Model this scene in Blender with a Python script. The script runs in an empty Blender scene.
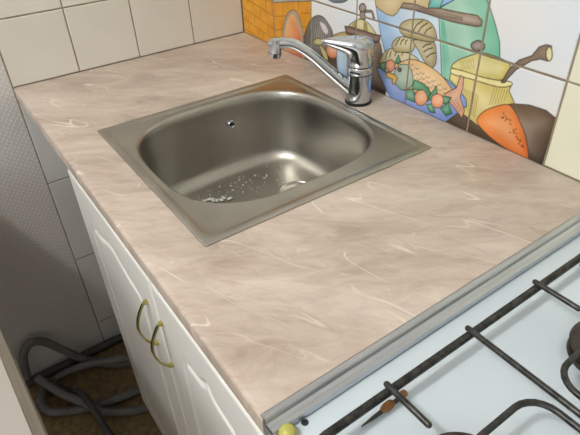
import bpy, bmesh, math, random
import numpy as np
from mathutils import Vector, Matrix

SC = bpy.context.scene
COL = SC.collection
H0 = 0.85                      # worktop height above the floor; scene is laid out relative to the worktop

# ------------------------------------------------------------------ camera
cd = bpy.data.cameras.new('camera'); cam = bpy.data.objects.new('camera', cd); COL.objects.link(cam)
_r = Vector((0.57769391, 0.81553566, -0.03422485)); _u = Vector((-0.46654222, 0.36430473, 0.80599034)); _f = Vector((-0.66978213, 0.44964837, -0.59093844))
cam.matrix_world = Matrix(((_r.x, _u.x, -_f.x, 1.2769), (_r.y, _u.y, -_f.y, -0.1326), (_r.z, _u.z, -_f.z, 0.4432 + H0), (0, 0, 0, 1)))
cd.sensor_width = 36.0; cd.lens = 530.27 * 36 / 580; cd.clip_start = 0.01
SC.camera = cam

# ------------------------------------------------------------------ world, lights, exposure
wd = bpy.data.worlds.new('world'); SC.world = wd; wd.use_nodes = True
wd.node_tree.nodes['Background'].inputs[0].default_value = (0.6, 0.7, 0.85, 1); wd.node_tree.nodes['Background'].inputs[1].default_value = 0.3
def light(name, kind, loc, energy, color, **kw):
    l = bpy.data.lights.new(name, kind); l.energy = energy; l.color = color
    for k, v in kw.items(): setattr(l, k, v)
    o = bpy.data.objects.new(name, l); COL.objects.link(o); o.location = (loc[0], loc[1], loc[2] + H0); return o
light('ceiling_lamp_light', 'POINT', (0.85, -0.90, 1.45), 44.0, (1.0, 0.98, 0.965), shadow_soft_size=0.075)
wl = light('window_daylight', 'AREA', (1.75, -1.88, 0.95), 11.5, (0.76, 0.89, 1.0), shape='RECTANGLE', size=1.0, size_y=0.9)
wl.rotation_euler = (math.radians(90), 0, 0)
SC.view_settings.view_transform = 'Standard'; SC.view_settings.look = 'None'
SC.view_settings.exposure = 0.0; SC.view_settings.gamma = 1.0; SC.view_settings.use_curve_mapping = False

# ------------------------------------------------------------------ materials
def lin(c):
    return tuple(((v / 255) / 12.92 if v / 255 <= .04045 else ((v / 255 + .055) / 1.055) ** 2.4) for v in c) + (1.0,)
def mat(name, rgb, rough=.5, metal=0.0, spec=.5, **kw):
    m = bpy.data.materials.new(name); m.use_nodes = True
    b = m.node_tree.nodes['Principled BSDF']
    b.inputs['Base Color'].default_value = lin(rgb); b.inputs['Roughness'].default_value = rough
    b.inputs['Metallic'].default_value = metal; b.inputs['Specular IOR Level'].default_value = spec
    for k, v in kw.items(): b.inputs[k].default_value = v
    return m
def nd(m, t, **kw):
    n = m.node_tree.nodes.new(t)
    for k, v in kw.items():
        if k in n.inputs: n.inputs[k].default_value = v
        else: setattr(n, k, v)
    return n
def lk(m, a, b): m.node_tree.links.new(a, b)
def coords(m, scale=(1, 1, 1), rot=(0, 0, 0)):
    tc = nd(m, 'ShaderNodeTexCoord'); mp = nd(m, 'ShaderNodeMapping'); mp.vector_type = 'POINT'
    mp.inputs['Scale'].default_value = scale; mp.inputs['Rotation'].default_value = rot
    lk(m, tc.outputs['Object'], mp.inputs['Vector']); return mp.outputs['Vector']
def ramp(m, src, stops):
    r = nd(m, 'ShaderNodeValToRGB'); e = r.color_ramp.elements
    while len(e) < len(stops): e.new(.5)
    for el, (p, c) in zip(e, stops): el.position = p; el.color = c if len(c) == 4 else lin(c)
    lk(m, src, r.inputs['Fac']); return r.outputs['Color']
def mix(m, fac, a, b, mode='MIX'):
    n = nd(m, 'ShaderNodeMix', data_type='RGBA', blend_type=mode)
    if isinstance(fac, float): n.inputs[0].default_value = fac
    else: lk(m, fac, n.inputs[0])
    for i, v in ((6, a), (7, b)):
        if isinstance(v, tuple): n.inputs[i].default_value = v
        else: lk(m, v, n.inputs[i])
    return n.outputs[2]
def bsdf(m): return m.node_tree.nodes['Principled BSDF']
def noise(m, vec, scale, detail=4, rough=.5, dist=0.0):
    n = nd(m, 'ShaderNodeTexNoise', Scale=scale, Detail=detail, Roughness=rough, Distortion=dist); lk(m, vec, n.inputs['Vector']); return n.outputs['Fac']
def bump(m, h, strength=.3, dist=.001):
    b = nd(m, 'ShaderNodeBump', Strength=strength, Distance=dist); lk(m, h, b.inputs['Height']); lk(m, b.outputs['Normal'], bsdf(m).inputs['Normal'])
def var_mat(name, c1, c2, scale, rough=.5, metal=0.0, bmp=0.0, vs=(1, 1, 1), rot=(0, 0, 0), lo=.35, hi=.65, detail=4, **kw):
    m = mat(name, c1, rough, metal, **kw); v = coords(m, vs, rot); f = noise(m, v, scale, detail)
    lk(m, ramp(m, f, [(lo, c1), (hi, c2)]), bsdf(m).inputs['Base Color'])
    if bmp: bump(m, f, bmp)
    return m
B4 = (0, 0, 0, 1); W4 = (1, 1, 1, 1)

M = {}
def worktop_material():
    m = mat('beige_marble_laminate', (205, 186, 170), .34, spec=.45)
    ang = math.atan2(.80, .60)
    v = coords(m, (1, 1, 1), (0, 0, -ang)); vs = nd(m, 'ShaderNodeMapping'); vs.inputs['Scale'].default_value = (1.0, 2.7, 1); lk(m, v, vs.inputs['Vector']); vs = vs.outputs['Vector']
    v2 = coords(m, (1, 1, 1), (0, 0, math.radians(-22)))
    big = noise(m, vs, 3.2, 6, .58, .8)
    base = ramp(m, big, [(.33, (156, 140, 127)), (.48, (188, 173, 160)), (.62, (204, 192, 180))])
    fine = noise(m, vs, 15, 8, .68, 1.2)
    base = mix(m, .62, base, mix(m, .5, base, ramp(m, fine, [(.34, (150, 131, 117)), (.60, (208, 195, 183))])))
    def vein(scale, w, seed, strength):
        mp = nd(m, 'ShaderNodeMapping'); mp.inputs['Location'].default_value = (seed, seed * .7, 0); mp.inputs['Scale'].default_value = (.8, 3.0, 1); lk(m, v2, mp.inputs['Vector'])
        n = noise(m, mp.outputs['Vector'], scale, 2, .45, 0.0)
        s = nd(m, 'ShaderNodeMath', operation='SUBTRACT'); lk(m, n, s.inputs[0]); s.inputs[1].default_value = .5
        a = nd(m, 'ShaderNodeMath', operation='ABSOLUTE'); lk(m, s.outputs[0], a.inputs[0])
        r = ramp(m, a.outputs[0], [(0, W4), (w, B4)])
        k = noise(m, mp.outputs['Vector'], scale * 1.7, 1)
        kr = ramp(m, k, [(.50, B4), (.62, W4)])
        q = nd(m, 'ShaderNodeMath', operation='MULTIPLY'); lk(m, r, q.inputs[0]); lk(m, kr, q.inputs[1])
        q2 = nd(m, 'ShaderNodeMath', operation='MULTIPLY'); lk(m, q.outputs[0], q2.inputs[0]); q2.inputs[1].default_value = strength
        return q2.outputs[0]
    base = mix(m, vein(5.2, .010, 3.1, .95), base, lin((226, 214, 200)))
    base = mix(m, vein(7.5, .007, 8.3, .45), base, lin((220, 207, 193)))
    base = mix(m, vein(7.5, .014, 15.7, .35), base, lin((160, 134, 118)))
    lk(m, base, bsdf(m).inputs['Base Color'])
    return m
M['worktop'] = worktop_material()
M['worktop_core'] = mat('worktop_core', (150, 128, 104), .8)
M['alu'] = var_mat('brushed_aluminium', (186, 191, 197), (196, 200, 205), 12, .38, 1.0, vs=(20, 1, 20))
def steel():
    m = mat('brushed_stainless_steel', (150, 146, 138), .30, 1.0)
    v = coords(m); vb = coords(m, (6, 160, 60)); f = noise(m, v, 9, 4)
    lk(m, ramp(m, f, [(.3, (164, 161, 154)), (.7, (184, 181, 174))]), bsdf(m).inputs['Base Color'])
    lk(m, ramp(m, f, [(.3, (.30, .30, .30, 1)), (.7, (.40, .40, .40, 1))]), bsdf(m).inputs['Roughness'])
    bump(m, noise(m, vb, 6, 2), .06, .0006); return m
M['steel'] = steel()
M['chrome'] = mat('chrome', (206, 211, 219), .08, 1.0)
M['black_rubber'] = mat('black_rubber', (28, 27, 26), .6)
M['white_lacquer'] = var_mat('white_lacquered_door', (234, 233, 229), (240, 239, 235), 6, .32, vs=(1, 1, .15))
M['white_board'] = mat('white_chipboard', (212, 209, 202), .5)
M['brass'] = var_mat('antique_brass', (178, 170, 92), (206, 200, 126), 60, .34, 1.0)
M['brass_dark'] = mat('dark_brass_groove', (48, 42, 20), .5, .6)
def tile_mat(name, c1, c2):
    m = var_mat(name, c1, c2, 5, .16, spec=.5); return m
M['tile_cream'] = tile_mat('cream_glazed_tile', (212, 208, 197), (218, 214, 204))
M['tile_white'] = tile_mat('white_glazed_tile', (212, 211, 208), (219, 218, 215))
M['tile_ivory'] = tile_mat('ivory_glazed_tile', (226, 225, 202), (230, 229, 208))
M['grout'] = var_mat('brown_grout', (128, 116, 96), (150, 138, 118), 40, .9, bmp=.2)
def mural_mat():
    m = mat('printed_glazed_tile', (210, 212, 210), .2); a = nd(m, 'ShaderNodeVertexColor'); a.layer_name = 'print'
    lk(m, a.outputs['Color'], bsdf(m).inputs['Base Color']); return m
M['mural'] = mural_mat()
def wallpaper():
    m = mat('woven_wallpaper', (196, 190, 184), .85, spec=.2)
    v = coords(m, (1, 1, 1))
    hs = []
    for rx in (math.radians(38), math.radians(-52)):
        mp = nd(m, 'ShaderNodeMapping'); mp.inputs['Rotation'].default_value = (rx, 0, 0); lk(m, v, mp.inputs['Vector'])
        w = nd(m, 'ShaderNodeTexWave', bands_direction='Z', Scale=33.0, Distortion=1.2, Detail=1.0); w.inputs['Detail Scale'].default_value = 3
        lk(m, mp.outputs['Vector'], w.inputs['Vector']); hs.append(w.outputs['Fac'])
    a = nd(m, 'ShaderNodeMath', operation='MULTIPLY'); lk(m, hs[0], a.inputs[0]); lk(m, hs[1], a.inputs[1])
    lk(m, ramp(m, a.outputs[0], [(0, (202, 198, 194)), (.6, (216, 213, 210))]), bsdf(m).inputs['Base Color'])
    bump(m, a.outputs[0], .45, .001); return m
M['wallpaper'] = wallpaper()
M['paint'] = var_mat('pale_wall_paint', (206, 203, 197), (214, 211, 205), 3, .8)
M['ceiling'] = mat('white_ceiling_paint', (226, 222, 214), .9)
M['floor'] = var_mat('brown_speckled_linoleum', (96, 78, 50), (136, 114, 76), 60, .55, lo=.3, hi=.7)
M['enamel'] = var_mat('white_stove_enamel', (198, 211, 221), (204, 216, 224), 4, .16)
M['enamel_body'] = mat('white_stove_body', (220, 222, 224), .3)
M['iron'] = var_mat('black_cast_iron_rod', (36, 38, 38), (70, 70, 68), 120, .32, .5, .3)
M['burner'] = var_mat('dark_burner_cap', (46, 42, 38), (74, 66, 58), 60, .5, .3, .3)
M['rust'] = var_mat('orange_brown_rust', (120, 74, 34), (160, 112, 58), 120, .6, bmp=.3)
M['char'] = mat('dark_charred_stick', (66, 60, 56), .7)
M['yellow_plastic'] = mat('yellow_translucent_plastic', (202, 196, 104), .25, **{'Transmission Weight': .25, 'Subsurface Weight': .2})
M['screw'] = mat('dark_screw', (70, 74, 78), .4, .8)
M['table_white_shaded'] = mat('shaded_white_table_laminate', (170, 163, 157), .45)  # white laminate, greyed: the shade over the table is put into its colour
M['table_edge'] = var_mat('grey_brown_edge_band', (106, 98, 86), (120, 111, 98), 30, .7, vs=(.2, 4, 4))
M['table_leg'] = mat('grey_table_leg', (120, 112, 100), .6)
M['hose'] = var_mat('grey_ribbed_plastic', (96, 95, 93), (112, 110, 108), 20, .55)
M['hose_dark'] = var_mat('dark_grey_plastic', (58, 57, 56), (72, 70, 68), 20, .6)
M['crumb'] = mat('pale_food_crumb', (212, 206, 190), .6)
M['soap'] = var_mat('wet_white_scrap', (214, 214, 206), (190, 192, 186), 90, .3)
M['dark_void'] = mat('dark_metal_hole', (30, 30, 30), .5, .5)

# ------------------------------------------------------------------ mesh helpers
def obj(name, verts, faces, m, parent=None, smooth=False, auto=None):
    me = bpy.data.meshes.new(name); me.from_pydata([tuple(v) for v in verts], [], faces); me.update()
    return link(name, me, m, parent, smooth, auto)
def link(name, me, m, parent=None, smooth=False, auto=None):
    bm = bmesh.new(); bm.from_mesh(me); bmesh.ops.recalc_face_normals(bm, faces=bm.faces); bm.to_mesh(me); bm.free()
    if m is not None and not me.materials: me.materials.append(m)
    if smooth or auto:
        for p in me.polygons: p.use_smooth = True
    if auto: me.set_sharp_from_angle(angle=math.radians(auto))
    o = bpy.data.objects.new(name, me); COL.objects.link(o)
    if parent is not None: o.parent = parent
    return o
def bmobj(name, bm, m, parent=None, smooth=False, auto=None):
    me = bpy.data.meshes.new(name); bm.to_mesh(me); bm.free(); return link(name, me, m, parent, smooth, auto)
def empty(name, loc=(0, 0, 0), rz=0):
    o = bpy.data.objects.new(name, None); COL.objects.link(o); o.location = loc; o.rotation_euler.z = rz; o.empty_display_size = .05; return o
def tag(o, label=None, cat=None, group=None, kind=None):
    for k, v in (('label', label), ('category', cat), ('group', group), ('kind', kind)):
        if v: o[k] = v
    return o
def box(bm, x0, x1, y0, y1, z0, z1, bev=0.0):
    r = bmesh.ops.create_cube(bm, size=1.0); vs = r['verts']
    for v in vs: v.co = Vector(((x0 + x1) / 2 + v.co.x * (x1 - x0), (y0 + y1) / 2 + v.co.y * (y1 - y0), (z0 + z1) / 2 + v.co.z * (z1 - z0)))
    if bev:
        es = set(e for v in vs for e in v.link_edges)
        bmesh.ops.bevel(bm, geom=list(es), offset=bev, segments=2, affect='EDGES', profile=.5)
def boxobj(name, dims, m, parent=None, bev=0.0):
    bm = bmesh.new(); box(bm, *dims, bev); return bmobj(name, bm, m, parent, auto=35 if bev else None)
def catmull(pts, n=8, closed=False):
    P = [Vector(p) for p in pts]; out = []; N = len(P)
    rng = range(N if closed else N - 1)
    for i in rng:
        if closed: a, b, c, d = P[(i - 1) % N], P[i], P[(i + 1) % N], P[(i + 2) % N]
        else: a, b, c, d = P[max(i - 1, 0)], P[i], P[i + 1], P[min(i + 2, N - 1)]
        for k in range(n):
            t = k / n; out.append(.5 * ((2 * b) + (c - a) * t + (2 * a - 5 * b + 4 * c - d) * t * t + (3 * b - a - 3 * c + d) * t ** 3))
    if not closed: out.append(P[-1])
    return out
def tube(path, rad, seg=12, cap='round'):
    """verts, faces of a tube along path; rad is a number or a function of (index, count, arc length)"""
    P = [Vector(p) for p in path]; n = len(P); R = [rad] * n if not callable(rad) else None
    s = 0; L = [0]
    for i in range(1, n): s += (P[i] - P[i - 1]).length; L.append(s)
    if R is None: R = [rad(i, n, L[i]) for i in range(n)]
    T = [(P[min(i + 1, n - 1)] - P[max(i - 1, 0)]).normalized() for i in range(n)]
    ref = Vector((0, 0, 1)) if abs(T[0].z) < .9 else Vector((1, 0, 0))
    N = (ref - T[0] * ref.dot(T[0])).normalized(); rings = []
    def ring(c, t, nn, r): b = t.cross(nn); return [c + (nn * math.cos(2 * math.pi * k / seg) + b * math.sin(2 * math.pi * k / seg)) * r for k in range(seg)]
    for i in range(n):
        N = (N - T[i] * N.dot(T[i])).normalized()
        if i == 0 and cap == 'round':
            for a in (80, 50, 25): rings.append(ring(P[0] - T[0] * R[0] * math.sin(math.radians(a)), T[0], N, R[0] * math.cos(math.radians(a))))
        rings.append(ring(P[i], T[i], N, R[i]))
        if i == n - 1 and cap == 'round':
            for a in (25, 50, 80): rings.append(ring(P[i] + T[i] * R[i] * math.sin(math.radians(a)), T[i], N, R[i] * math.cos(math.radians(a))))
    V = [v for r in rings for v in r]; F = []
    for i in range(len(rings) - 1):
        for k in range(seg):
            a = i * seg + k; b = i * seg + (k + 1) % seg; F.append((a, b, b + seg, a + seg))
    F.append(tuple(range(seg))); F.append(tuple(range(len(V) - seg, len(V))))
    return V, F
def tubeobj(name, path, rad, m, parent=None, seg=12, cap='round'):
    V, F = tube(path, rad, seg, cap); return obj(name, V, F, m, parent, auto=50)
def lathe(prof, c=(0, 0, 0), seg=32):
    """solid of revolution about z; prof = [(r, z), ...]"""
    V = []; F = []
    for r, z in prof:
        for k in range(seg): a = 2 * math.pi * k / seg; V.append((c[0] + r * math.cos(a), c[1] + r * math.sin(a), c[2] + z))
    for i in range(len(prof) - 1):
        for k in range(seg):
            a = i * seg + k; b = i * seg + (k + 1) % seg; F.append((a, b, b + seg, a + seg))
    F.append(tuple(range(seg))); F.append(tuple(range(len(V) - seg, len(V)))); return V, F
def rrect(cx, cy, hx, hy, r, z, n=10):
    out = []
    for (sx, sy, a0) in ((1, 1, 0), (-1, 1, 90), (-1, -1, 180), (1, -1, 270)):
        for k in range(n + 1):
            a = math.radians(a0 + 90 * k / n); out.append((cx + sx * (hx - r) + r * math.cos(a), cy + sy * (hy - r) + r * math.sin(a), z))
    return out
def sloop(cx, cy, hx, hy, e, z, n=10):
    """superellipse with as many points as rrect"""
    out = []
    for a0 in (0, 90, 180, 270):
        for k in range(n + 1):
            a = math.radians(a0 + 3 + 84 * k / n); c, s = math.cos(a), math.sin(a)
            out.append((cx + hx * math.copysign(abs(c) ** (2 / e), c), cy + hy * math.copysign(abs(s) ** (2 / e), s), z))
    return out
def loft(loops, close_end=False):
    n = len(loops[0]); V = [v for l in loops for v in l]; F = []
    for i in range(len(loops) - 1):
        for k in range(n):
            a = i * n + k; b = i * n + (k + 1) % n; F.append((a, b, b + n, a + n))
    if close_end: F.append(tuple(range(len(V) - n, len(V))))
    return V, F
TOP = []      # top-level objects, raised to floor = 0 at the end

# ------------------------------------------------------------------ the room
RX, RY, RZ = 2.60, -1.90, 1.65
LX, DY = 1.018, 0.600
def slab(name, dims, m): o = boxobj(name, dims, m); tag(o, kind='structure'); return o
slab('floor', (-.1, RX + .1, RY - .1, DY + .1, -.95, -.85), M['floor'])
slab('ceiling', (-.1, RX + .1, RY - .1, DY + .1, RZ, RZ + .1), M['ceiling'])
wall_left = slab('wall_left', (-.1, -.003, RY, DY, -.85, RZ), M['wallpaper'])
wall_back = slab('wall_back', (-.1, RX + .1, DY + .003, DY + .1, -.85, RZ), M['paint'])
slab('wall_right', (RX, RX + .1, RY, DY, -.85, RZ), M['paint'])
slab('wall_front', (-.1, RX + .1, RY - .1, RY, -.85, RZ), M['paint'])

# tiles: local u (right), v (up), face towards +w
def plain_tile(w, h, t=.006, c=.0012):
    a, b = w / 2, h / 2
    V = [(-a, -b, -t), (a, -b, -t), (a, b, -t), (-a, b, -t), (-a, -b, -c), (a, -b, -c), (a, b, -c), (-a, b, -c), (-a + c, -b + c, 0), (a - c, -b + c, 0), (a - c, b - c, 0), (-a + c, b - c, 0)]
    F = [(0, 3, 2, 1), (0, 1, 5, 4), (1, 2, 6, 5), (2, 3, 7, 6), (3, 0, 4, 7), (4, 5, 9, 8), (5, 6, 10, 9), (6, 7, 11, 10), (7, 4, 8, 11), (8, 9, 10, 11)]
    me = bpy.data.meshes.new('tile'); me.from_pydata(V, [], F); me.update(); return me
CACHE = {}
AX_LEFT = Matrix(((0, 0, 1), (1, 0, 0), (0, 1, 0)))      # u=+y, v=+z, w=+x
AX_BACK = Matrix(((1, 0, 0), (0, 0, -1), (0, 1, 0)))     # u=+x, v=+z, w=-y
rng = random.Random(5)
def put_tile(parent, axes, centre, w, h, m):
    key = (round(w, 4), round(h, 4), m.name)
    if key not in CACHE: me = plain_tile(w, h); me.materials.append(m); CACHE[key] = me
    o = bpy.data.objects.new('tile', CACHE[key]); COL.objects.link(o); o.parent = parent
    o.matrix_local = Matrix.Translation(centre) @ (axes @ Matrix.Rotation(rng.uniform(-.002, .002), 3, 'Y')).to_4x4(); return o
G = .003
g = boxobj('grout', (-.004, -.0014, -.002, DY, -.85, .594), M['grout'], wall_left)
rows_up = [0.0005, .144, .294, .444, .594]
for i in range(4):
    for j in range(4):
        z0, z1 = rows_up[j], rows_up[j + 1]
        put_tile(wall_left, AX_LEFT, (0, .075 + .15 * i, (z0 + z1) / 2), .15 - G, z1 - z0 - G, M['tile_cream'])
rows_dn = [-.85, -.756, -.504, -.252, -.032]
for i in range(3):
    for j in range(4):
        z0, z1 = rows_dn[j], rows_dn[j + 1]
        put_tile(wall_left, AX_LEFT, (0, .075 + .15 * i, (z0 + z1) / 2), .15 - G, z1 - z0 - G, M['tile_white'])

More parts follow.
